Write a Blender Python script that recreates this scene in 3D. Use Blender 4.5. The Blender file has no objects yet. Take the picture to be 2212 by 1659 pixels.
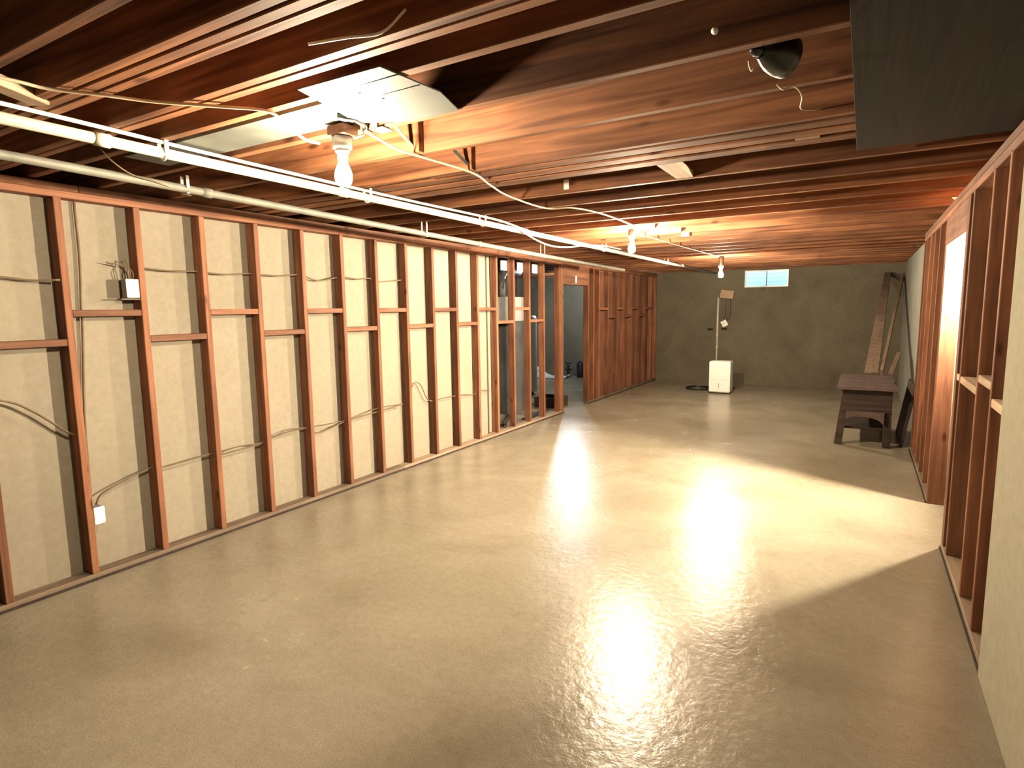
import bpy, bmesh, math, random
from mathutils import Vector, Matrix
random.seed(7)
sc = bpy.context.scene
C = sc.collection

# ------------------------------------------------------------------ camera
YAW, PIT, ROL, CH, FPX = .5344, .1247, -.0134, 1.5322, 1278.2
F = Vector((-math.sin(YAW)*math.cos(PIT), math.cos(YAW)*math.cos(PIT), -math.sin(PIT)))
R0 = Vector((math.cos(YAW), math.sin(YAW), 0)); U0 = R0.cross(F)
R = R0*math.cos(ROL) + U0*math.sin(ROL); U = -R0*math.sin(ROL) + U0*math.cos(ROL)
cd = bpy.data.cameras.new('camera'); cam = bpy.data.objects.new('camera', cd); C.objects.link(cam)
cd.sensor_fit = 'HORIZONTAL'; cd.sensor_width = 36; cd.lens = FPX/2212*36; cd.clip_start = .02
M = Matrix((R, U, -F)).transposed().to_4x4(); M.translation = (0, 0, CH); cam.matrix_world = M
sc.camera = cam
# ------------------------------------------------------------------ world (daylight outside the small window)
w = bpy.data.worlds.new('daylight'); sc.world = w; w.use_nodes = True
bg = w.node_tree.nodes['Background']; bg.inputs[0].default_value = (.55, .82, 1, 1); bg.inputs[1].default_value = 5.0
# ------------------------------------------------------------------ light levels (bulbs are built below) and exposure
BULB1, BULB2, BULB3, LAMP, COOL = 2300, 6400, 4000, 10000, 1900
WARM = (1, .82, .57)
sc.view_settings.view_transform = 'Standard'; sc.view_settings.look = 'None'
sc.view_settings.exposure = .26; sc.view_settings.gamma = 1; sc.view_settings.use_curve_mapping = False

# ------------------------------------------------------------------ materials
def newmat(name):
    m = bpy.data.materials.new(name); m.use_nodes = True
    nt = m.node_tree; return m, nt, nt.nodes['Principled BSDF']
def nd(nt, t, **kw):
    n = nt.nodes.new(t)
    for k, v in kw.items(): setattr(n, k, v)
    return n
def ramp(nt, stops):
    r = nd(nt, 'ShaderNodeValToRGB'); e = r.color_ramp.elements
    while len(e) < len(stops): e.new(.5)
    for i, (p, c) in enumerate(stops):
        e[i].position = p; e[i].color = (*c, 1) if len(c) == 3 else c
    return r
def plain(name, col, rough=.6, metal=0, var=.12, scale=18, bump=0, spec=.5):
    m, nt, b = newmat(name); L = nt.links
    tc = nd(nt, 'ShaderNodeTexCoord'); no = nd(nt, 'ShaderNodeTexNoise'); no.inputs['Scale'].default_value = scale; no.inputs['Detail'].default_value = 4
    L.new(tc.outputs['Object'], no.inputs['Vector'])
    r = ramp(nt, [(.3, tuple(c*(1-var) for c in col)), (.7, tuple(min(1, c*(1+var)) for c in col))])
    L.new(no.outputs['Fac'], r.inputs['Fac']); L.new(r.outputs['Color'], b.inputs['Base Color'])
    b.inputs['Roughness'].default_value = rough; b.inputs['Metallic'].default_value = metal; b.inputs['Specular IOR Level'].default_value = spec
    if bump:
        bp = nd(nt, 'ShaderNodeBump'); bp.inputs['Strength'].default_value = bump; bp.inputs['Distance'].default_value = .01
        L.new(no.outputs['Fac'], bp.inputs['Height']); L.new(bp.outputs['Normal'], b.inputs['Normal'])
    return m
def wood(name, axis, lo, hi, knots=True, rough=.7, tint=.35):
    m, nt, b = newmat(name); L = nt.links
    tc = nd(nt, 'ShaderNodeTexCoord'); oi = nd(nt, 'ShaderNodeObjectInfo')
    mul = nd(nt, 'ShaderNodeMath', operation='MULTIPLY'); mul.inputs[1].default_value = 37.3
    L.new(oi.outputs['Random'], mul.inputs[0])
    add = nd(nt, 'ShaderNodeVectorMath', operation='ADD'); L.new(tc.outputs['Object'], add.inputs[0]); L.new(mul.outputs[0], add.inputs[1])
    mp = nd(nt, 'ShaderNodeMapping'); s = [26, 26, 26]; s[axis] = 1.3; mp.inputs['Scale'].default_value = s
    L.new(add.outputs[0], mp.inputs['Vector'])
    no = nd(nt, 'ShaderNodeTexNoise'); no.inputs['Scale'].default_value = 1; no.inputs['Detail'].default_value = 5; no.inputs['Distortion'].default_value = .6
    L.new(mp.outputs[0], no.inputs['Vector'])
    r = ramp(nt, [(.28, lo), (.72, hi)]); L.new(no.outputs['Fac'], r.inputs['Fac'])
    n2 = nd(nt, 'ShaderNodeTexNoise'); n2.inputs['Scale'].default_value = 2.6; n2.inputs['Detail'].default_value = 5
    L.new(add.outputs[0], n2.inputs['Vector'])
    r2 = ramp(nt, [(.3, (.62, .6, .58)), (.62, (1, 1, 1))]); L.new(n2.outputs['Fac'], r2.inputs['Fac'])
    mx = nd(nt, 'ShaderNodeMix', data_type='RGBA', blend_type='MULTIPLY'); mx.inputs[0].default_value = .8
    L.new(r.outputs[0], mx.inputs[6]); L.new(r2.outputs[0], mx.inputs[7]); out = mx.outputs[2]
    if knots:
        mk = nd(nt, 'ShaderNodeMapping'); s = [7, 7, 7]; s[axis] = 2.6; mk.inputs['Scale'].default_value = s
        L.new(add.outputs[0], mk.inputs['Vector'])
        vo = nd(nt, 'ShaderNodeTexVoronoi'); vo.inputs['Scale'].default_value = 1; L.new(mk.outputs[0], vo.inputs['Vector'])
        rk = ramp(nt, [(.05, (.22, .12, .07)), (.13, (1, 1, 1))]); L.new(vo.outputs['Distance'], rk.inputs['Fac'])
        m2 = nd(nt, 'ShaderNodeMix', data_type='RGBA', blend_type='MULTIPLY'); m2.inputs[0].default_value = .85
        L.new(out, m2.inputs[6]); L.new(rk.outputs[0], m2.inputs[7]); out = m2.outputs[2]
    mr = nd(nt, 'ShaderNodeMapRange'); mr.inputs[3].default_value = 1-tint; mr.inputs[4].default_value = 1+tint*.6
    L.new(oi.outputs['Random'], mr.inputs[0])
    hs = nd(nt, 'ShaderNodeHueSaturation'); L.new(out, hs.inputs['Color']); L.new(mr.outputs[0], hs.inputs['Value'])
    L.new(hs.outputs[0], b.inputs['Base Color']); b.inputs['Roughness'].default_value = rough
    b.inputs['Specular IOR Level'].default_value = .3
    bp = nd(nt, 'ShaderNodeBump'); bp.inputs['Strength'].default_value = .25; bp.inputs['Distance'].default_value = .004
    L.new(no.outputs['Fac'], bp.inputs['Height']); L.new(bp.outputs['Normal'], b.inputs['Normal'])
    return m
def concrete(name, lo, hi, rough=(.3, .6), grain=.12, bump=.3, spec=.5, big=.9):
    m, nt, b = newmat(name); L = nt.links
    tc = nd(nt, 'ShaderNodeTexCoord')
    n1 = nd(nt, 'ShaderNodeTexNoise'); n1.inputs['Scale'].default_value = big; n1.inputs['Detail'].default_value = 7; n1.inputs['Roughness'].default_value = .62; n1.inputs['Distortion'].default_value = .5
    n2 = nd(nt, 'ShaderNodeTexNoise'); n2.inputs['Scale'].default_value = 170; n2.inputs['Detail'].default_value = 2
    n3 = nd(nt, 'ShaderNodeTexNoise'); n3.inputs['Scale'].default_value = 22; n3.inputs['Detail'].default_value = 6; n3.inputs['Roughness'].default_value = .6; n3.inputs['Distortion'].default_value = .2
    for n in (n1, n2, n3): L.new(tc.outputs['Object'], n.inputs['Vector'])
    r = ramp(nt, [(.3, lo), (.68, hi)]); L.new(n1.outputs['Fac'], r.inputs['Fac'])
    rg = ramp(nt, [(.3, (1-grain,)*3), (.7, (1+0*grain,)*3)]); L.new(n2.outputs['Fac'], rg.inputs['Fac'])
    mx = nd(nt, 'ShaderNodeMix', data_type='RGBA', blend_type='MULTIPLY'); mx.inputs[0].default_value = 1
    L.new(r.outputs[0], mx.inputs[6]); L.new(rg.outputs[0], mx.inputs[7])
    rs = ramp(nt, [(.3, (.84, .82, .78)), (.7, (1, 1, 1))]); L.new(n3.outputs['Fac'], rs.inputs['Fac'])
    m2 = nd(nt, 'ShaderNodeMix', data_type='RGBA', blend_type='MULTIPLY'); m2.inputs[0].default_value = .8
    L.new(mx.outputs[2], m2.inputs[6]); L.new(rs.outputs[0], m2.inputs[7])
    L.new(m2.outputs[2], b.inputs['Base Color'])
    mr = nd(nt, 'ShaderNodeMapRange'); mr.inputs[1].default_value = .35; mr.inputs[2].default_value = .65; mr.inputs[3].default_value = rough[0]; mr.inputs[4].default_value = rough[1]
    L.new(n1.outputs['Fac'], mr.inputs[0]); L.new(mr.outputs[0], b.inputs['Roughness'])
    b.inputs['Specular IOR Level'].default_value = spec
    bp = nd(nt, 'ShaderNodeBump'); bp.inputs['Strength'].default_value = bump; bp.inputs['Distance'].default_value = .012
    L.new(n3.outputs['Fac'], bp.inputs['Height']); L.new(bp.outputs['Normal'], b.inputs['Normal'])
    return m
def emit(name, col, s):
    m, nt, b = newmat(name); b.inputs['Base Color'].default_value = (1, 1, 1, 1)
    b.inputs['Emission Color'].default_value = (*col, 1); b.inputs['Emission Strength'].default_value = s
    return m
JLO, JHI = (.075, .023, .009), (.33, .138, .060)
SLO, SHI = (.115, .040, .020), (.28, .118, .058)
wj = wood('joist_wood', 0, JLO, JHI)
wz = wood('stud_wood', 2, SLO, SHI)
wy = wood('plate_wood', 1, (.13, .048, .024), (.28, .122, .064), knots=False)
wdk = wood('aged_dark_wood', 0, (.020, .012, .010), (.060, .036, .028), knots=False)
wdz = wood('weathered_plank_wood', 2, (.13, .085, .06), (.27, .19, .14), knots=False)
wdust = wood('dusty_sill_wood', 1, (.16, .11, .075), (.30, .22, .155), knots=False)
wpale = wood('pale_wood', 1, (.34, .23, .15), (.55, .41, .28), knots=False)
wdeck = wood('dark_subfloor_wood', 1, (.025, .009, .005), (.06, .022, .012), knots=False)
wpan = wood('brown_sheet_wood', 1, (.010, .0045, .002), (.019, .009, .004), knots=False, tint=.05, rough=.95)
mfloor = concrete('concrete_floor', (.225, .194, .14), (.35, .31, .24), rough=(.21, .28), grain=.3, bump=.26, spec=.36)
mback = concrete('concrete_wall', (.118, .10, .07), (.185, .162, .12), rough=(.75, .95), grain=.25, bump=.3, spec=.2, big=1.4)
mside = concrete('pale_concrete_wall', (.20, .20, .18), (.285, .285, .255), rough=(.75, .95), grain=.15, bump=.3, spec=.2, big=1.4)
mboard = concrete('backing_board', (.255, .222, .170), (.31, .272, .215), rough=(.85, .95), grain=.12, bump=.05, spec=.15, big=.7)
mplas = concrete('plasterboard', (.34, .32, .245), (.39, .37, .29), rough=(.85, .95), grain=.08, bump=.05, spec=.2, big=.8)
mbrown = wood('brown_panelling', 2, (.10, .04, .022), (.22, .095, .05), knots=False, tint=.1)
mpipe = plain('white_pipe_plastic', (.52, .49, .41), .45, var=.08)
mpipe2 = plain('dull_pipe_plastic', (.17, .165, .135), .55, var=.2, scale=9)
mgalv = plain('galvanised_steel', (.105, .112, .098), .55, metal=.2, var=.22, scale=7, bump=.1)
mcable = plain('cream_cable', (.55, .45, .30), .5, var=.06)
mcabw = plain('white_cable', (.80, .78, .68), .5, var=.06)
mold = plain('old_brown_cable', (.12, .082, .045), .7, var=.2)
mblack = plain('black_plastic', (.012, .011, .011), .35, var=.2)
mwhite = plain('white_plastic', (.82, .82, .78), .4, var=.03)
mgrey = plain('dark_grey_enamel', (.085, .085, .088), .5, var=.25, scale=5)
mlgrey = plain('light_grey_enamel', (.42, .43, .42), .5, var=.1, scale=5)
mceram = plain('socket_plastic', (.10, .08, .06), .5)
mbox = plain('steel_box', (.30, .29, .27), .45, metal=.6, var=.15)
mpaper = plain('white_paper', (.80, .80, .76), .8, var=.05)
mtarp = plain('crumpled_plastic', (.72, .76, .80), .4, var=.1)
mslot = plain('dark_slot', (.05, .035, .02), .8)
mred = plain('reddish_board', (.075, .048, .04), .7, var=.3, scale=9)
mwell = plain('window_well_steel', (.80, .88, .9), .7, var=.05)
e1 = emit('bulb_glow_near', WARM, BULB1); e2 = emit('bulb_glow_middle', WARM, BULB2); e3 = emit('bulb_glow_far', WARM, BULB3)
eL = emit('lamp_glow', (1, .84, .60), LAMP); eC = emit('added_cool_glow', (.80, .92, 1), COOL)
mg, _nt, _b = newmat('window_glass'); _b.inputs['Base Color'].default_value = (.9, .97, 1, 1); _b.inputs['Transmission Weight'].default_value = 1; _b.inputs['Roughness'].default_value = .02; _b.inputs['IOR'].default_value = 1.02

# ------------------------------------------------------------------ helpers
def link(name, me, mat, parent=None, loc=(0, 0, 0), rot=None):
    o = bpy.data.objects.new(name, me); C.objects.link(o)
    if mat and not me.materials: me.materials.append(mat)
    o.location = loc
    if rot: o.rotation_euler = rot
    if parent: o.parent = parent; o.matrix_parent_inverse = Matrix.Translation(-Vector(parent.location)) if parent.rotation_euler[2] == 0 else parent.matrix_basis.inverted()
    return o
def tag(o, label, cat, group=None):
    o['label'] = label; o['category'] = cat
    if group: o['group'] = group
    return o
def empty(name, loc, label, cat, group=None):
    o = bpy.data.objects.new(name, None); C.objects.link(o); o.location = loc; o.empty_display_size = .1
    return tag(o, label, cat, group)
def struct(o, label=None):
    o['kind'] = 'structure'
    if label: o['label'] = label
    return o
def finish(bm, name, smooth=False):
    bmesh.ops.recalc_face_normals(bm, faces=bm.faces)
    me = bpy.data.meshes.new(name); bm.to_mesh(me); bm.free()
    if smooth:
        for p in me.polygons: p.use_smooth = True
    return me
def bx(bm, x0, x1, y0, y1, z0, z1):
    v = [bm.verts.new(p) for p in ((x0, y0, z0), (x1, y0, z0), (x1, y1, z0), (x0, y1, z0), (x0, y0, z1), (x1, y0, z1), (x1, y1, z1), (x0, y1, z1))]
    for f in ((0, 1, 2, 3), (4, 5, 6, 7), (0, 1, 5, 4), (1, 2, 6, 5), (2, 3, 7, 6), (3, 0, 4, 7)): bm.faces.new([v[i] for i in f])
_cache = {}
def lumber(name, x0, x1, y0, y1, z0, z1, mat, parent=None, ch=.003, rot=None):
    """a board with eased edges; alike boards share mesh data"""
    s = (round(x1-x0, 4), round(y1-y0, 4), round(z1-z0, 4)); k = (s, mat.name, ch)
    if k not in _cache:
        bm = bmesh.new(); bx(bm, -s[0]/2, s[0]/2, -s[1]/2, s[1]/2, -s[2]/2, s[2]/2)
        if ch: bmesh.ops.bevel(bm, geom=bm.edges[:], offset=ch, segments=1, affect='EDGES')
        _cache[k] = finish(bm, name)
    return link(name, _cache[k], mat, parent, ((x0+x1)/2, (y0+y1)/2, (z0+z1)/2), rot)
def boxes(name, bl, mat, parent=None, ch=0):
    bm = bmesh.new()
    for b in bl: bx(bm, *b)
    if ch: bmesh.ops.bevel(bm, geom=bm.edges[:], offset=ch, segments=2, affect='EDGES')
    return link(name, finish(bm, name), mat, parent)
def smoothpts(pts, n=5):
    P = [Vector(p) for p in pts]
    if len(P) < 3: return P
    Q = [P[0]*2-P[1]] + P + [P[-1]*2-P[-2]]; out = []
    for i in range(1, len(Q)-2):
        a, b, c, d = Q[i-1:i+3]
        for k in range(n):
            t = k/n
            out.append(.5*((2*b)+(c-a)*t+(2*a-5*b+4*c-d)*t*t+(3*b-a-3*c+d)*t**3))
    return out+[P[-1]]
def tube_bm(bm, pts, r, seg=8, n=5):
    P = smoothpts(pts, n) if n else [Vector(p) for p in pts]
    rings = []; up = Vector((0, 0, 1))
    for i, p in enumerate(P):
        t = (P[min(i+1, len(P)-1)]-P[max(i-1, 0)]).normalized()
        a = t.cross(up if abs(t.z) < .95 else Vector((1, 0, 0))).normalized(); b = a.cross(t)
        rr = r[min(i, len(r)-1)] if isinstance(r, (list, tuple)) else r
        rings.append([bm.verts.new(p+(a*math.cos(2*math.pi*j/seg)+b*math.sin(2*math.pi*j/seg))*rr) for j in range(seg)])
    for A, B in zip(rings, rings[1:]):
        for j in range(seg): bm.faces.new((A[j], A[(j+1) % seg], B[(j+1) % seg], B[j]))
    bm.faces.new(rings[0]); bm.faces.new(rings[-1])
def tube(name, pts, r, mat, parent=None, seg=8, n=5):
    bm = bmesh.new(); tube_bm(bm, pts, r, seg, n); return link(name, finish(bm, name, True), mat, parent)
def lathe(name, prof, mat, parent=None, loc=(0, 0, 0), seg=20, rot=None):
    bm = bmesh.new(); rings = []
    for r, z in prof:
        rings.append([bm.verts.new((r*math.cos(2*math.pi*j/seg), r*math.sin(2*math.pi*j/seg), z)) for j in range(seg)] if r > 1e-5 else [bm.verts.new((0, 0, z))])
    for A, B in zip(rings, rings[1:]):
        for j in range(seg):
            k = (j+1) % seg
            q = [A[j % len(A)], A[k % len(A)], B[k % len(B)], B[j % len(B)]]; u = []
            for v in q:
                if v not in u: u.append(v)
            if len(u) > 2: bm.faces.new(u)
    return link(name, finish(bm, name, True), mat, parent, loc, rot)
def plank(name, a, b, wd, th, mat, parent=None, side=(1, 0, 0), wd2=None):
    """straight board from point a to point b, width along side"""
    a, b = Vector(a), Vector(b); t = (b-a).normalized(); s = Vector(side); s = (s-t*s.dot(t)).normalized(); n = t.cross(s)
    bm = bmesh.new(); vs = []
    for p, w_ in ((a, wd), (b, wd2 or wd)):
        for i, j in ((-1, -1), (1, -1), (1, 1), (-1, 1)): vs.append(bm.verts.new(p-a+s*(i*w_/2)+n*(j*th/2)))
    for f in ((0, 1, 2, 3), (4, 5, 6, 7), (0, 1, 5, 4), (1, 2, 6, 5), (2, 3, 7, 6), (3, 0, 4, 7)): bm.faces.new([vs[i] for i in f])
    bmesh.ops.bevel(bm, geom=bm.edges[:], offset=min(.003, th*.2), segments=1, affect='EDGES')
    return link(name, finish(bm, name), mat, parent, a)

# ------------------------------------------------------------------ the setting
XL, XR, YB, ZJ, S16 = -3.777, .5, 12.45, 2.255, .4064
Y0 = 1.5724
floor = struct(boxes('floor', [(-7, 2.4, -3, YB+.2, -.12, 0)], mfloor), 'mottled beige concrete floor with a soft sheen')
# back wall with its small window hole
WX0, WX1, WZ0, WZ1 = -2.045, -1.255, 1.905, 2.23
wall_back = struct(boxes('wall_back', [(-7, WX0, YB, YB+.2, 0, 2.255), (WX1, 2.4, YB, YB+.2, 0, 2.255), (WX0, WX1, YB, YB+.2, 0, WZ0), (WX0, WX1, YB, YB+.2, WZ1, 2.255)], mback), 'rough grey tan concrete wall at the far end')
wrim = lumber('rim_board', -7, 2.4, YB-.002, YB+.036, 2.256, 2.49, wj, wall_back)
wall_far_left = struct(boxes('wall_far_left', [(-7.15, -7, -3, YB+.2, 0, 2.5)], mback), 'grey concrete wall of the room behind the studs')
wall_far_right = struct(boxes('wall_far_right', [(2.4, 2.55, -3, YB+.2, 0, 2.5)], mplas), 'plaster wall of the room beyond the right doorway')
wall_front = struct(boxes('wall_front', [(-7, 2.4, -3.15, -3, 0, 2.5)], mback), 'concrete wall behind the viewer')
wall_right_room = struct(boxes('wall_right_room', [(.606, 2.4, 5.62, 5.70, 0, 2.25)], mplas), 'bright plaster partition just beyond the right doorway')
wall_right_concrete = struct(boxes('wall_right_concrete', [(.585, .80, 7.44, YB, 0, 2.255)], mside), 'pale concrete wall past the framed wall on the right')

# ceiling: subfloor deck with joists as pieces
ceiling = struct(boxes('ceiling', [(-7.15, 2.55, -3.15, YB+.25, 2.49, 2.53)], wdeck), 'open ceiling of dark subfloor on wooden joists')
def joist(y0, wd=.038, x0=-6.98, x1=2.38, name='joist', zb=ZJ): return lumber(name, x0, x1, y0, y0+wd, zb, 2.489, wj, ceiling)
for y in (-.42, -.02, .385, .79): joist(y)
for y in (.978, 1.026, 1.072): joist(y)
for y in (1.268, 1.313): joist(y)
joist(1.470, .042)
LAPX = -1.785
for y in (1.842, 2.247, 2.672):
    joist(y, .038, LAPX-.30, 2.38)
    joist(y-.039, .038, -6.98, LAPX)
for y, wd in ((2.738, .085), (2.866, .085), (2.998, .088)): joist(y, wd)
for k in range(23):
    y = 3.477+k*.4067
    if y < YB-.1: joist(y)
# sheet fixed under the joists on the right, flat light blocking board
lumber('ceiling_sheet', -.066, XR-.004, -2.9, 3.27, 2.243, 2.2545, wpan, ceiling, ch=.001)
for (x0, x1, y0, y1, z0, z1) in ((-.955, -.86, 3.088, 3.476, 2.256, 2.294), (-.30, -.20, 2.955, 3.0, 2.256, 2.294)):
    lumber('blocking', x0, x1, y0, y1, z0, z1, wpale, ceiling)
# left end of the ceiling: pale brace reaching in at the corner of the view
plank('brace', (-2.30, .72, 2.262), (-2.452, 1.016, 2.262), .066, .036, wpale, ceiling, side=(1, 0, 0))

# left framed wall: backing board root, studs and plates as pieces
PB0, PB1 = -3.870, -3.882
wall_left = struct(boxes('wall_left', [(PB1, PB0, -3, 5.95, .0, 2.24), (PB1, PB0, 8.93, YB-.002, 0, 2.24)], mboard), 'framed stud wall with pale backing board on the left')
boxes('brown_panelling', [(PB0+.001, PB0+.012, 8.93, YB-.004, .04, 2.16)], mbrown, wall_left)
boxes('board_strip', [(PB0-.03, PB0-.004, 5.99, 6.05, .04, 2.17)], mboard, wall_left)
def stud(y, parent, x0=XL-.089, z0=.0385, z1=2.1685, wd=.038): return lumber('stud', x0, x0+.089, y, y+wd, z0, z1, wz, parent)
ys = [Y0+i*S16 for i in range(-5, 15)]
for y in ys: stud(y, wall_left)
D0, D1 = 7.885, 8.800
for y in (D0-.13, D0-.085, D0-.039): stud(y, wall_left)
for y in (D1+.001, D1+.21): stud(y, wall_left)
ys2 = [9.25+i*S16 for i in range(0, 8)]
for y in ys2: stud(y, wall_left)
stud(YB-.045, wall_left)
lumber('header', XL-.089, XL, D0-.002, D1, 1.892, 2.1685, wy, wall_left)
for a, b in ((-2.98, 3.6), (3.602, 7.86), (7.862, YB-.004)):
    lumber('top_plate', XL-.089, XL, a, b, 2.169, 2.2065, wy, wall_left)
for a, b in ((-2.98, 1.7), (1.702, 6.4), (6.402, YB-.004)):
    lumber('top_plate', XL-.089, XL, a, b, 2.207, 2.2445, wy, wall_left)
for a, b in ((-2.98, 4.3), (4.302, D0), (D1, YB-.004)):
    lumber('bottom_plate', XL-.089, XL+.004, a, b, .0, .038, wdust, wall_left)
for a, b in ((-2.98, D0), (D1, YB-.004)): lumber('dark_base_strip', XL+.0045, XL+.013, a, b, 0, .014, wdk, wall_left, .001)  # thin dark strip that draws the dark line along the wall foot
for i in range(-3, 14):
    z = 1.545 if i % 2 == 0 else 1.385
    y = Y0+i*S16+.0385
    lumber('blocking', XL-.089+.001*(i % 3), XL-.002, y, y+S16-.039, z-.019, z+.019, wy, wall_left)
for i in range(0, 7):
    z = 1.385 if i % 2 else 1.53
    y = 9.25+i*S16+.0385
    lumber('blocking', XL-.089, XL-.002, y, y+S16-.039, z-.019, z+.019, wy, wall_left)
for y in (6.33, 6.735, 7.135): lumber('white_square', PB0-.02, PB0-.004, y, y+.20, 2.02, 2.14, mpaper, wall_left, ch=.001)  # small white boards, stand-ins for unidentified pale squares in the bays

# right framed wall
DR0, DR1 = 4.462, 5.462
wall_right = struct(boxes('wall_right', [(.592, .604, 2.90, DR0-.06, 0, 2.24), (.592, .604, DR1+.01, 7.43, 0, 2.24), (.486, .4995, -2.99, 2.94, .002, 2.24), (.592, .604, -2.99, 2.90, 0, 2.24)], mplas), 'framed stud wall on the right, its near part covered with plasterboard')
for y in (.6, 1.0, 1.4, 1.82, 2.22, 2.62, 2.925, 3.265, 3.64, 4.235, 4.385, 4.424): stud(y, wall_right, XR)
for y in (DR1+.002, DR1+.042, 5.93, 6.33, 6.74, 7.14, 7.38): stud(y, wall_right, XR)
lumber('jamb_board', XR-.002, .606, DR1-.018, DR1+.001, .0, 1.958, wz, wall_right)
lumber('jamb_board', XR, .604, DR0, DR0+.012, .0, 1.958, wz, wall_right)
lumber('header', XR, XR+.089, DR0, DR1, 1.96, 2.1585, wy, wall_right)
for z in (2.159, 2.2025): lumber('top_plate', XR, XR+.089, -2.98, 7.43, z, z+.042, wy, wall_right)
for a, b in ((2.90, DR0-.001), (DR1+.003, 7.43)): lumber('bottom_plate', XR-.004, XR+.089, a, b, 0, .038, wdust, wall_right)
lumber('dark_base_strip', XR-.012, XR-.0045, 2.945, DR0, 0, .012, wdk, wall_right, .001); lumber('dark_base_strip', XR-.012, XR-.0045, DR1, 7.43, 0, .012, wdk, wall_right, .001)  # the same dark line along the right wall foot
for y0, y1, z in ((4.274, 4.384, 1.10), (3.679, 4.234, 1.098), (3.304, 3.639, 1.168), (2.964, 3.264, 1.10)):
    lumber('blocking', XR+.001, XR+.089, y0, y1, z-.019, z+.019, wpale, wall_right)

# window at the far end
win = struct(boxes('window_1', [(WX0, WX1, YB+.05, YB+.10, WZ0, WZ0+.022), (WX0, WX1, YB+.05, YB+.10, WZ1-.022, WZ1), (WX0, WX0+.022, YB+.05, YB+.10, WZ0+.022, WZ1-.022), (WX1-.022, WX1, YB+.05, YB+.10, WZ0+.022, WZ1-.022)], mwhite), 'small two pane basement window glowing pale blue')
xm = (WX0+WX1)/2
boxes('mullion', [(xm-.006, xm+.006, YB+.055, YB+.095, WZ0+.022, WZ1-.022)], mgrey, win)
for a, b in ((WX0+.022, xm-.006), (xm+.006, WX1-.022)): boxes('pane', [(a, b, YB+.072, YB+.076, WZ0+.022, WZ1-.022)], mg, win)
# corrugated window well outside
bm = bmesh.new(); NZ, NA = 40, 20; g = []
for i in range(NZ+1):
    z = 1.75+i*.018; rr = .004*math.sin(i*2*math.pi/4.5); row = []
    for j in range(NA+1):
        a = math.pi*j/NA; row.append(bm.verts.new((xm+(.55+rr)*math.cos(a), YB+.2+(.62+rr)*math.sin(a), z)))
    g.append(row)
for A, B in zip(g, g[1:]):
    for j in range(NA): bm.faces.new((A[j], A[j+1], B[j+1], B[j]))
me = finish(bm, 'window_well', True); well = link('window_well', me, mwell, win)
sm = well.modifiers.new('thick', 'SOLIDIFY'); sm.thickness = .004
well['label'] = 'pale corrugated metal window well'

# ------------------------------------------------------------------ light bulbs
def bulb(name, p, glow, label, box_z, tilt=0):
    x, y, z = p
    t = empty(name, (x, y, z), label, 'light bulb', 'bare ceiling bulbs')
    lathe('glass_bulb', [(0, -.062), (.016, -.060), (.029, -.049), (.034, -.030), (.032, -.008), (.024, .014), (.0155, .030), (.0145, .038), (0, .039)], glow, t, p)
    lathe('socket', [(0, .036), (.019, .036), (.021, .046), (.021, .062), (.028, .068), (.030, .080), (0, .081)], mceram, t, p)
    lathe('junction_box', [(0, .080), (.036, .080), (.038, .083), (.038, box_z-z-.002), (0, box_z-z-.001)], mbox, t, p, seg=8)
    return t
bulb('ceiling_bulb', (-1.80, 1.755, 2.088), e1, 'lit bare bulb hanging nearest, beside the sheet metal duct', 2.215)
bulb('ceiling_bulb', (-1.875, 5.376, 2.10), e2, 'lit bare bulb in the middle of the ceiling near the left door opening', 2.253)
bulb('ceiling_bulb', (-1.786, 8.92, 2.01), e3, 'lit bare bulb furthest away, above the white dehumidifier', 2.253)
bulb('ceiling_bulb', (-5.05, 10.9, 2.10), eC, 'unseen cool bulb added above the left door opening to light the back room', 2.253)  # added out of view; its cool light stands in for back room daylight
lumber('bulb_cleat', -1.845, -1.755, 1.72, 1.801, 2.2155, 2.2545, wy, ceiling)
# lamp in the room beyond the right doorway
lx, ly, lz = .99, 5.235, 1.86
t = empty('work_light', (lx, ly, 0), 'square flood work light on a slim stand beyond the right doorway', 'work light')
lathe('base', [(0, 0), (.13, 0), (.13, .015), (.02, .03), (0, .031)], mblack, t, (lx, ly, 0))
lathe('pole', [(0, .03), (.010, .03), (.010, lz-.082), (0, lz-.082)], mblack, t, (lx, ly, 0), seg=10)
TL = (0, math.radians(8), 0)
lumber('housing', lx-.015, lx+.03, ly-.08, ly+.08, lz-.08, lz+.08, mblack, t, .004, TL)
lumber('light_panel', lx-.0175-.0045, lx-.0155-.0045, ly-.07, ly+.07, lz-.07-.006, lz+.07-.006+.012, eL, t, 0, TL)

# ------------------------------------------------------------------ pipes and ceiling cables
t = empty('drain_pipe', (-2.57, 1.4, 2.2), 'white plastic pipe with couplings under the joists, running past the bulbs', 'pipe')
P1 = [(-2.57, -1.5, 2.208), (-2.57, 1.25, 2.205), (-2.57, 12.40, 2.196)]
tube('pipe_run', P1, .0215, mpipe, t, 16, 0)
for y in (1.255, 2.5, 4.6, 7.3, 9.8): tube('coupling', [(-2.57, y-.028, 2.2045), (-2.57, y+.028, 2.2045)], .0262, mpipe, t, 16, 0)
for y in (1.49, 2.69, 3.93, 6.43, 8.9):
    bm = bmesh.new(); tube_bm(bm, [(-2.57+.0275*math.cos(a), y, 2.204+.0275*math.sin(a)) for a in [math.pi*(1.12*k/10)+math.pi*.94 for k in range(11)]], .004, 6, 0)
    bx(bm, -2.60, -2.594, y-.008, y+.008, 2.2, 2.2545); bx(bm, -2.546, -2.540, y-.008, y+.008, 2.2, 2.2545)
    link('hanger', finish(bm, 'hanger'), mcabw, t)
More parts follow.
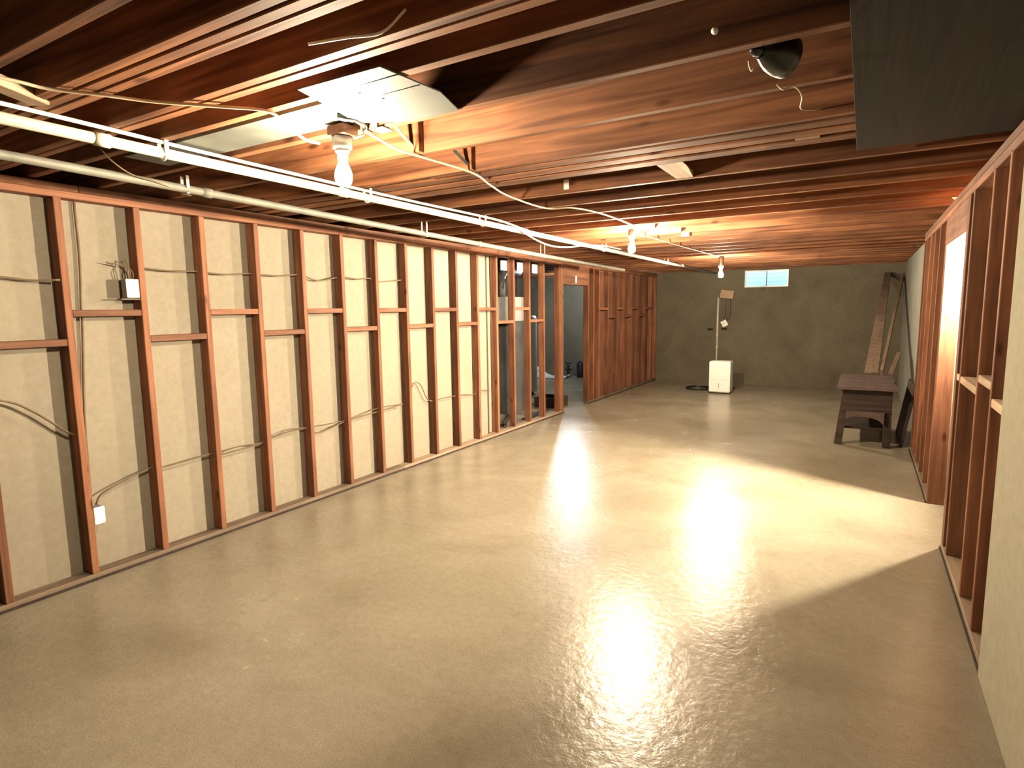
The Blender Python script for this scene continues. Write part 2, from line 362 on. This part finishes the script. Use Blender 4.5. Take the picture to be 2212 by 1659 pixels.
t = empty('drain_pipe', (-3.12, 1.4, 2.2), 'dull grey white pipe sloping along the top of the left wall', 'pipe')
P2 = [(-3.12, -1.5, 2.222), (-3.12, 1.2, 2.200), (-3.12, 5.4, 2.135), (-3.12, 8.6, 2.10)]
tube('pipe_run', P2, .021, mpipe2, t, 16, 0)
for y, z in ((2.03, 2.187), (4.7, 2.146)): tube('coupling', [(-3.12, y-.025, z), (-3.12, y+.025, z)], .026, mpipe2, t, 16, 0)
for y, z in ((1.91, 2.19), (3.9, 2.158), (5.98, 2.128)): boxes('hanger', [(-3.148, -3.143, y-.008, y+.008, z, 2.2545), (-3.097, -3.092, y-.008, y+.008, z, 2.2545), (-3.148, -3.092, y-.008, y+.008, z-.027, z-.022)], mbox, t)
def cable(label, pts, r=.005, mat=mcable, name='cable', group=None, seg=6):
    return tag(tube(name, pts, r, mat, None, seg, 5), label, 'cable', group)
cable('white cable strapped along the top of the near white pipe', [(-2.535, -1.2, 2.245), (-2.54, .9, 2.246), (-2.555, 1.6, 2.243), (-2.55, 2.2, 2.238), (-2.55, 3.0, 2.237), (-2.53, 3.75, 2.238), (-2.53, 4.15, 2.236), (-2.538, 4.5, 2.215), (-2.535, 4.9, 2.19)], .008, mcabw)
cable('white cable sagging below the pipe near the middle bulb', [(-2.538, 4.46, 2.20), (-2.53, 4.75, 2.14), (-2.525, 5.05, 2.115), (-2.53, 5.4, 2.135), (-2.535, 5.75, 2.18), (-2.538, 6.3, 2.225), (-2.542, 6.9, 2.234)], .007, mcabw)
cable('cream cable stapled across the joists towards the nearest bulb', [(-2.36, .45, 2.247), (-2.273, .842, 2.246), (-2.254, .953, 2.244), (-2.169, 1.079, 2.244), (-2.095, 1.194, 2.243), (-1.952, 1.351, 2.244), (-1.85, 1.46, 2.24), (-1.86, 1.55, 2.212), (-1.875, 1.64, 2.19), (-1.865, 1.70, 2.188)], .0055)
cable('cream cable looping away from the nearest bulb to the middle bulb', [(-1.735, 1.755, 2.20), (-1.70, 1.77, 2.212), (-1.73, 1.80, 2.236), (-1.752, 1.857, 2.246), (-1.79, 2.06, 2.236), (-1.815, 2.258, 2.246), (-1.80, 2.66, 2.246), (-1.87, 2.95, 2.238), (-1.94, 3.28, 2.234), (-1.955, 3.80, 2.235), (-1.80, 3.91, 2.238), (-1.735, 4.28, 2.24), (-1.75, 4.8, 2.246), (-1.77, 5.15, 2.244), (-1.83, 5.34, 2.235)], .0055)
cable('cream cable running from the middle bulb to the furthest bulb', [(-1.93, 5.40, 2.236), (-1.9, 6.4, 2.246), (-1.88, 7.2, 2.246), (-1.84, 8.2, 2.246), (-1.80, 8.87, 2.24)], .0055)
cable('short white cable end sticking out between the upper joists', [(-1.34, 1.20, 2.258), (-1.23, 1.235, 2.262), (-1.13, 1.262, 2.262), (-1.05, 1.266, 2.30)], .004, mcabw)
cable('thin dark wire crossing under the dull grey pipe', [(-2.93, 1.42, 2.262), (-3.0, 1.50, 2.232), (-3.075, 1.62, 2.205), (-3.09, 1.75, 2.19), (-3.14, 1.95, 2.162)], .0035, mold)
for i, (x, y, z, l) in enumerate(((-1.735, 5.485, 2.29, 'steel box on the lit joist closest to the middle bulb'), (-1.60, 5.890, 2.29, 'steel box on the lit joist right of the middle bulb'), (-1.62, 6.297, 2.29, 'steel box furthest right of the middle bulb'))):
    t = empty('junction_box', (x, y, z), l, 'junction box')
    boxes('box_body', [(x-.035, x+.035, y-.025, y+.025, z-.03, z+.03)], mbox, t, .003)
    boxes('cover', [(x-.038, x+.038, y-.029, y-.0255, z-.033, z+.033)], mbox, t)
# ------------------------------------------------------------------ sheet metal duct and straps
t = empty('sheet_metal_duct', (-2.1, 1.66, 2.26), 'galvanised sheet metal duct between the joists beside the nearest bulb', 'duct')
bm = bmesh.new()
bx(bm, -3.0, -1.62, 1.520, 1.797, 2.262, 2.40); bmesh.ops.bevel(bm, geom=[e for e in bm.edges if abs(e.verts[0].co.x-e.verts[1].co.x) > .1], offset=.035, segments=4, affect='EDGES')
link('duct_body', finish(bm, 'duct_body', False), mgalv, t)
bm = bmesh.new()
pl = [(-1.62, 1.395), (-1.27, 1.402), (-1.245, 1.66), (-1.30, 1.842), (-1.52, 1.845), (-1.70, 1.74), (-1.66, 1.60)]
lo = [bm.verts.new((x, y, 2.250-.004*(i in (5, 6)))) for i, (x, y) in enumerate(pl)]; up = [bm.verts.new((x, y, 2.2545)) for x, y in pl]
bm.faces.new(lo); bm.faces.new(up)
for i in range(len(pl)): bm.faces.new((lo[i], lo[(i+1) % len(pl)], up[(i+1) % len(pl)], up[i]))
sheet = link('cover_sheet', finish(bm, 'cover_sheet'), plain('bright_galvanised_sheet', (.058, .061, .053), .7, metal=.0, var=.1, scale=8), t)
for y in (1.475, 1.575): boxes('seam', [(-1.60, -1.262, y-.003, y+.003, 2.2475, 2.2499)], mgrey, sheet)
for x, y in ((-1.47, 1.52), (-1.44, 1.60)): lathe('rivet', [(0, -.003), (.006, -.003), (.006, 0), (0, 0)], mgrey, sheet, (x, y, 2.2499), 8)
tube('rolled_flap', [(-1.72, 1.66, 2.256), (-1.68, 1.70, 2.247), (-1.70, 1.78, 2.244), (-1.745, 1.82, 2.248), (-1.775, 1.835, 2.245)], [.012, .014, .016, .012, .008], mgalv, t, 8, 4)
def strap(label, a, b, wd=.022, side=(1, 0, 0)):
    o = plank('steel_strap', a, b, wd, .003, mgalv, None, side); return tag(o, label, 'strap', 'steel straps between joists')
t = empty('joist_hanger', (-1.70, 1.84, 2.25), 'bent steel hanger bracket on the joist right of the nearest bulb', 'bracket')
boxes('upright', [(-1.725, -1.69, 1.838, 1.8415, 2.252, 2.36)], mgalv, t); boxes('foot', [(-1.725, -1.66, 1.838, 1.90, 2.250, 2.2535)], mgalv, t)
strap('diagonal steel strap between the two lit joists right of the nearest bulb', (-1.84, 1.885, 2.47), (-1.82, 2.245, 2.262))
strap('diagonal steel strap before the grouped triple joist', (-1.86, 2.29, 2.47), (-1.80, 2.668, 2.262))
# black reflector lamp hanging at the upper right
rx, ry, rz = -.262, 2.02, 2.275
t = empty('reflector_lamp', (rx, ry, rz), 'black round reflector lamp on a cord between the upper right joists', 'lamp')
rot = (math.radians(88), 0, math.radians(-38))
lathe('shade', [(.020, .065), (.023, .058), (.036, .04), (.048, .016), (.056, -.012), (.058, -.04), (.055, -.04), (.052, -.011), (.045, .014), (.033, .036), (.018, .057)], mblack, t, (rx, ry, rz), 24, rot)
lathe('socket', [(0, .02), (.015, .02), (.017, .08), (.010, .10), (0, .101)], mblack, t, (rx, ry, rz), 14, rot)
tube('wire_guard', [(rx-.075+.002*k, ry-.03, rz-.01-.012*k+.0012*k*k) for k in range(8)], .0025, mcabw, t, 6, 3)
cable('white cord rising from the black reflector lamp', [(-.255, 1.95, 2.322), (-.246, 1.93, 2.35), (-.238, 1.91, 2.40), (-.235, 1.9, 2.46)], .005, mcabw)
cable('thin wire dangling from the black reflector lamp', [(-.262, 2.05, 2.20), (-.255, 2.15, 2.215), (-.235, 2.245, 2.25), (-.22, 2.35, 2.245), (-.24, 2.55, 2.262), (-.2, 2.66, 2.28)], .0025, mcable)
tag(lathe('hook', [(0, 0), (.008, 0), (.010, .012), (.004, .02), (0, .02)], mcabw, None, (-.40, 1.826, 2.30), 10, (math.radians(90), 0, 0)), 'small white hook on the joist left of the black reflector lamp', 'hook')
tag(lumber('paper_tag', -1.66, -1.625, 3.474, 3.4765, 2.275, 2.335, mpaper, ch=0), 'small white paper tag on a joist near the middle of the ceiling', 'tag')
tag(lumber('paper_tag', XL+.001, XL+.006, 8.30, 8.345, 1.92, 2.03, mpaper, ch=0), 'upright white tag on the header above the left door opening', 'tag')

# ------------------------------------------------------------------ wall wiring on the left
xw = XL-.045
G = 'old cables threaded through the left studs'
cable('old cable high on the left wall from the picture edge to the first full stud', [(xw, .95, 1.742), (xw, 1.316, 1.734), (xw, 1.45, 1.722), (xw+.046, 1.566, 1.727)], .006, mold, group=G)
cable('old cable running high along the left wall from the switch box', [(xw, 1.99, 1.80), (xw, 2.03, 1.816), (xw, 2.2, 1.808), (xw, 2.382, 1.813), (xw, 2.55, 1.802), (xw, 2.764, 1.815), (xw, 3.0, 1.81), (xw, 3.215, 1.825), (xw, 3.40, 1.788), (xw, 3.648, 1.828), (xw, 3.83, 1.815), (xw, 3.978, 1.829), (xw, 4.065, 1.799), (xw, 4.4, 1.828), (xw, 4.45, 1.828)], .0055, mold, group=G)
cable('old cable low on the left wall drooping to the first full stud', [(xw, .9, 1.18), (xw, 1.254, 1.104), (xw, 1.396, 1.021), (xw, 1.546, .879), (xw, 1.60, .86)], .0065, mold, group=G)
cable('old cable running low along the left wall up from the outlet', [(xw, 1.645, .43), (xw, 1.70, .495), (xw, 1.976, .575), (xw, 2.062, .561), (xw, 2.38, .576), (xw, 2.447, .555), (xw, 2.785, .569), (xw, 2.868, .595), (xw, 3.174, .611), (xw, 3.312, .548), (xw, 3.621, .592), (xw, 3.904, .608), (xw, 4.36, .632)], .0055, mold, group=G)
cable('second strand beside the low cable on the left wall', [(xw+.006, 2.45, .572), (xw+.004, 2.6, .585), (xw+.006, 2.785, .575), (xw+.006, 3.0, .63), (xw+.006, 3.174, .616), (xw+.006, 3.62, .602), (xw+.006, 4.0, .648), (xw+.006, 4.36, .638)], .0035, mold, group=G)
cable('old cable curling in a hump low between far left studs', [(xw, 4.44, .66), (xw, 4.53, .811), (xw, 4.638, .795), (xw, 4.742, .633), (xw, 4.85, .60), (xw, 5.016, .606), (xw, 5.357, .596), (xw, 5.587, .571), (xw, 5.75, .60), (xw, 5.93, .57)], .0055, mold, group=G)
cable('old cable running straight down beside the first full stud', [(XL-.075, 1.705, 2.168), (XL-.072, 1.703, 1.85), (XL-.075, 1.686, 1.56), (XL-.073, 1.686, 1.5), (XL-.076, 1.666, 1.219), (XL-.07, 1.642, .898), (XL-.06, 1.63, .5)], .0075, mold, group=G)
t = empty('switch_box', (XL-.03, 1.935, 1.69), 'white wall switch box on the second stud with loose wires', 'switch')
boxes('box_body', [(XL-.06, XL-.004, 1.905, 1.9775, 1.635, 1.745)], mbox, t, .002)
boxes('plate', [(XL-.004, XL+.002, 1.902, 1.972, 1.636, 1.742)], mwhite, t, .002)
boxes('bracket', [(XL-.05, XL+.0, 1.87, 1.976, 1.622, 1.630)], mold, t)
for k in range(3): tube('wire', [(XL-.02, 1.93+.012*k, 1.745), (XL-.015, 1.925+.014*k, 1.785), (XL-.03, 1.94-.008*k, 1.82), (XL-.05, 1.93-.05*k, 1.86-.012*k)], .003, mold, t, 6, 4)
t = empty('outlet_box', (XL-.03, 1.635, .37), 'small white outlet box low beside the first full stud', 'outlet')
boxes('box_body', [(XL-.06, XL-.004, 1.6115, 1.665, .325, .425)], mbox, t, .002)
boxes('plate', [(XL-.004, XL+.002, 1.6115, 1.668, .325, .425)], mwhite, t, .004)

# ------------------------------------------------------------------ dehumidifier
x0, x1, y0 = -2.325, -1.965, 10.86
t = empty('dehumidifier', ((x0+x1)/2, y0+.13, 0), 'white upright dehumidifier standing on the floor before the far wall', 'dehumidifier')
boxes('body', [(x0, x1, y0, y0+.26, .022, .575)], mwhite, t, .012)
boxes('base', [(x0+.008, x1-.008, y0+.008, y0+.25, .0, .0215)], mblack, t)
boxes('bucket_door', [(x0+.012, x1-.012, y0-.006, y0+.002, .035, .235)], mwhite, t, .003)
boxes('front_panel', [(x0+.012, x1-.012, y0-.006, y0+.002, .245, .545)], mwhite, t, .003)
boxes('water_gauge', [(-2.155, -2.147, y0-.008, y0-.005, .10, .185)], mold, t)
boxes('button', [(-2.035, -2.025, y0-.008, y0-.005, .195, .201)], mold, t)
for k in range(5): boxes('grille_slat', [(x0+.05, x1-.05, y0+.05+k*.035, y0+.065+k*.035, .5755, .581)], mlgrey, t)
bm = bmesh.new()
tube_bm(bm, [(-2.62+(.20+.012*(k//24))*math.cos(k*.26), 11.35+(.20+.012*(k//24))*math.sin(k*.26), .011+.010*(k//24)) for k in range(66)] + [(-2.40, 11.25, .012), (-2.33, 11.16, .02)], .009, 6, 2)
tag(link('drain_hose', finish(bm, 'drain_hose', True), mblack), 'black hose coiled on the floor left of the dehumidifier', 'hose')
# conduit and boxes on the far wall
t = empty('wall_conduit', (-2.523, YB, .2), 'pale vertical conduit on the far wall behind the dehumidifier', 'conduit')
tube('conduit_run', [(-2.523, YB-.025, .02), (-2.523, YB-.025, 1.20), (-2.518, YB-.025, 1.72)], .021, mpipe, t, 12, 0)
for z in (.72, .95): tube('coupling', [(-2.523, YB-.027, z-.03), (-2.523, YB-.027, z+.03)], .0255, mpipe, t, 12, 0)
for z, xx in ((1.09, -2.66), (1.10, -2.39)): tube('clamp', [(xx-.05, YB-.03, z), (xx+.05, YB-.03, z)], .016, mblack, t, 8, 0)
t = empty('wall_box', (-2.345, YB, 1.77), 'tilted pale junction box with hanging wires on the far wall', 'junction box')
lumber('box_body', -2.47, -2.22, YB-.09, YB-.003, 1.70, 1.86, wpale, t, rot=(0, math.radians(8), 0))
for k, xx in enumerate((-2.44, -2.38, -2.34, -2.29)): tube('wire', [(xx, YB-.03, 1.70), (xx+.01, YB-.025, 1.5), (xx-.01, YB-.02, 1.32), (-2.39, YB-.02, 1.24)], .006 if k % 2 else .011, mblack if k % 2 else mold, t, 6, 3)
t = empty('wall_switch', (-2.39, YB, 1.19), 'small tilted white switch on the far wall beside the conduit', 'switch')
lumber('plate', -2.445, -2.335, YB-.035, YB-.003, 1.145, 1.265, mwhite, t, rot=(0, math.radians(-28), 0)); boxes('lever', [(-2.395, -2.385, YB-.045, YB-.0355, 1.19, 1.22)], mlgrey, t)

# ------------------------------------------------------------------ workbench and leaning boards
t = empty('workbench', (.08, 7.9, 0), 'old dark wooden workbench with splayed legs against the right wall', 'workbench')
for k in range(6): lumber('top_board', -.205+.006*(k % 2), .36-.008*(k % 3), 7.33+k*.215, 7.33+k*.215+.205, .622, .655+.004*(k % 3), wdz if False else mred, t)
lumber('apron', -.145, .315, 7.405, 7.44, .375, .6205, wdk, t)
for x in (-.145, .285): lumber('side_rail', x, x+.03, 7.442, 8.58, .44, .6205, wdk, t)
for a, b in (((-.115, 7.47, .60), (-.175, 7.425, 0.002)), ((.275, 7.47, .60), (.285, 7.42, 0.002)), ((-.115, 8.53, .60), (-.17, 8.57, 0.002)), ((.275, 8.53, .60), (.285, 8.57, 0.002))):
    plank('leg', a, b, .075, .06, wdk, t)
bm = bmesh.new(); pr = [(-.11, .385), (.25, .385), (.25, .25), (.20, .30), (.12, .325), (.03, .33), (-.05, .325), (-.11, .30)]
A = [bm.verts.new((x, 7.37, z)) for x, z in pr]; B = [bm.verts.new((x, 7.402, z)) for x, z in pr]
bm.faces.new(A); bm.faces.new(B)
for i in range(len(pr)): bm.faces.new((A[i], A[(i+1) % len(pr)], B[(i+1) % len(pr)], B[i]))
link('arched_rail', finish(bm, 'arched_rail'), mred, t)
lumber('shelf', -.12, .26, 7.50, 8.50, .17, .195, wdk, t)
GP = 'boards leaning beyond the workbench'
tag(plank('leaning_board', (.125, 8.70, .675), (.330, 12.37, 2.08), .155, .03, wdz, None, (1, 0, .12), .095), 'wide weathered board leaning from the workbench to the far wall', 'board', GP)
tag(plank('leaning_board', (.235, 8.70, .675), (.552, 12.37, 2.02), .035, .10, wdz, None, (1, 0, 0)), 'narrow board on edge leaning beside the wide weathered board', 'board', GP)
tag(plank('leaning_board', (.325, 8.60, .675), (.435, 9.3, .90), .055, .03, wdz, None, (1, 0, 0)), 'short pale board end lying low behind the workbench', 'board', GP)
tag(plank('dark_panel', (.42, 7.95, .003), (.52, 7.95, .66), .03, .88, wdk, None, (1, 0, 0)), 'dark panel standing between the workbench and the right wall', 'panel')

# ------------------------------------------------------------------ the room seen through the open studs
t = empty('furnace_cabinet', (-4.75, 7.75, 0), 'dark grey furnace cabinet behind the open studs', 'furnace')
boxes('cabinet', [(-5.05, -4.45, 7.38, 8.05, 0, 1.36)], mgrey, t, .01)
boxes('upper_cabinet', [(-5.05, -4.45, 7.38, 8.05, 1.365, 1.72)], mlgrey, t, .01)
boxes('panel_door', [(-4.98, -4.52, 7.368, 7.379, .12, 1.28)], mgrey, t, .004)
tube('flue_pipe', [(-4.75, 7.72, 1.72), (-4.75, 7.72, 2.0), (-4.80, 7.95, 2.12), (-4.95, 8.6, 2.15)], .075, mgrey, t, 14, 4)
t = empty('water_heater', (-5.3, 9.35, 0), 'grey cylindrical water heater behind the open studs', 'water heater')
lathe('tank', [(0, .06), (.26, .06), (.265, .10), (.265, 1.36), (.24, 1.42), (0, 1.44)], mlgrey, t, (-5.3, 9.35, 0), 28)
for a in (0, 2.1, 4.2): lathe('foot', [(0, 0), (.02, 0), (.02, .06), (0, .06)], mblack, t, (-5.3+.2*math.cos(a), 9.35+.2*math.sin(a), 0), 8)
tube('water_pipe', [(-5.4, 9.35, 1.43), (-5.4, 9.35, 1.9), (-5.4, 9.35, 2.2)], .014, mold, t, 8, 0)
boxes('label_plate', [(-5.16, -5.10, 9.105, 9.112, .75, .95)], mpaper, t)
tag(tube('white_rod', [(-3.93, 6.30, .002), (-3.93, 6.28, 1.25)], .012, mpipe, None, 8, 0), 'thin white rod standing behind the first open stud', 'rod')
for (a, b, wd, l) in (((-3.98, 6.15, .012), (-4.5, 6.9, .012), .14, 'scrap board lying flat on the floor nearest behind the open studs'), ((-4.0, 7.1, .012), (-4.12, 8.0, .012), .09, 'scrap board lying behind the studs beside the left door opening'), ((-4.0, 6.55, .03), (-4.38, 7.3, .012), .06, 'thin scrap stick tipped up behind the open studs')):
    tag(plank('scrap_board', a, b, wd, .022, wdk, None, (1, .7, 0)), l, 'board', 'scrap boards behind the open studs')
t = empty('wooden_crate', (-4.2, 8.3, 0), 'low brown wooden crate beside the left door opening', 'crate')
for x in (-4.42, -4.04): lumber('crate_side', x, x+.02, 8.15, 8.55, .0, .16, wdk, t)
for y in (8.15, 8.53): lumber('crate_end', -4.398, -4.042, y, y+.02, .0, .16, wdk, t)
lumber('crate_bottom', -4.398, -4.042, 8.172, 8.528, .0, .012, wdk, t)
t = empty('canister', (-5.43, 12.2, 0), 'tall black canister at the far wall seen through the left doorway', 'canister')
lathe('body', [(0, 0), (.075, 0), (.08, .02), (.08, .30), (.06, .335), (0, .335)], mblack, t, (-5.43, 12.2, 0), 16); lathe('cap', [(0, .335), (.028, .335), (.028, .37), (0, .37)], mblack, t, (-5.43, 12.2, 0), 12)
t = empty('water_valve', (-5.78, 12.32, 0), 'small black valve standpipe left of the black canister', 'valve')
lathe('stem', [(0, 0), (.022, 0), (.018, .22), (.03, .24), (.03, .28), (0, .28)], mblack, t, (-5.78, 12.32, 0), 10); tube('handle', [(-5.86, 12.32, .30), (-5.70, 12.32, .30)], .014, mblack, t, 8, 0); tube('spout', [(-5.78, 12.32, .2), (-5.78, 12.26, .2), (-5.78, 12.22, .16)], .013, mblack, t, 8, 3)
bm = bmesh.new(); random.seed(4); g = []
for i in range(13):
    g.append([bm.verts.new((-6.65+i*.085, 11.75+j*.06, .012+(.24*max(0, math.sin(i*.55))*max(0, math.sin(j*.36)))*random.uniform(.4, 1))) for j in range(9)])
for A, B in zip(g, g[1:]):
    for j in range(8): bm.faces.new((A[j], A[j+1], B[j+1], B[j]))
o = link('plastic_sheet', finish(bm, 'plastic_sheet'), mtarp); o.modifiers.new('thick', 'SOLIDIFY').thickness = .003
tag(o, 'crumpled white plastic sheet on the floor beyond the left doorway', 'plastic sheet')
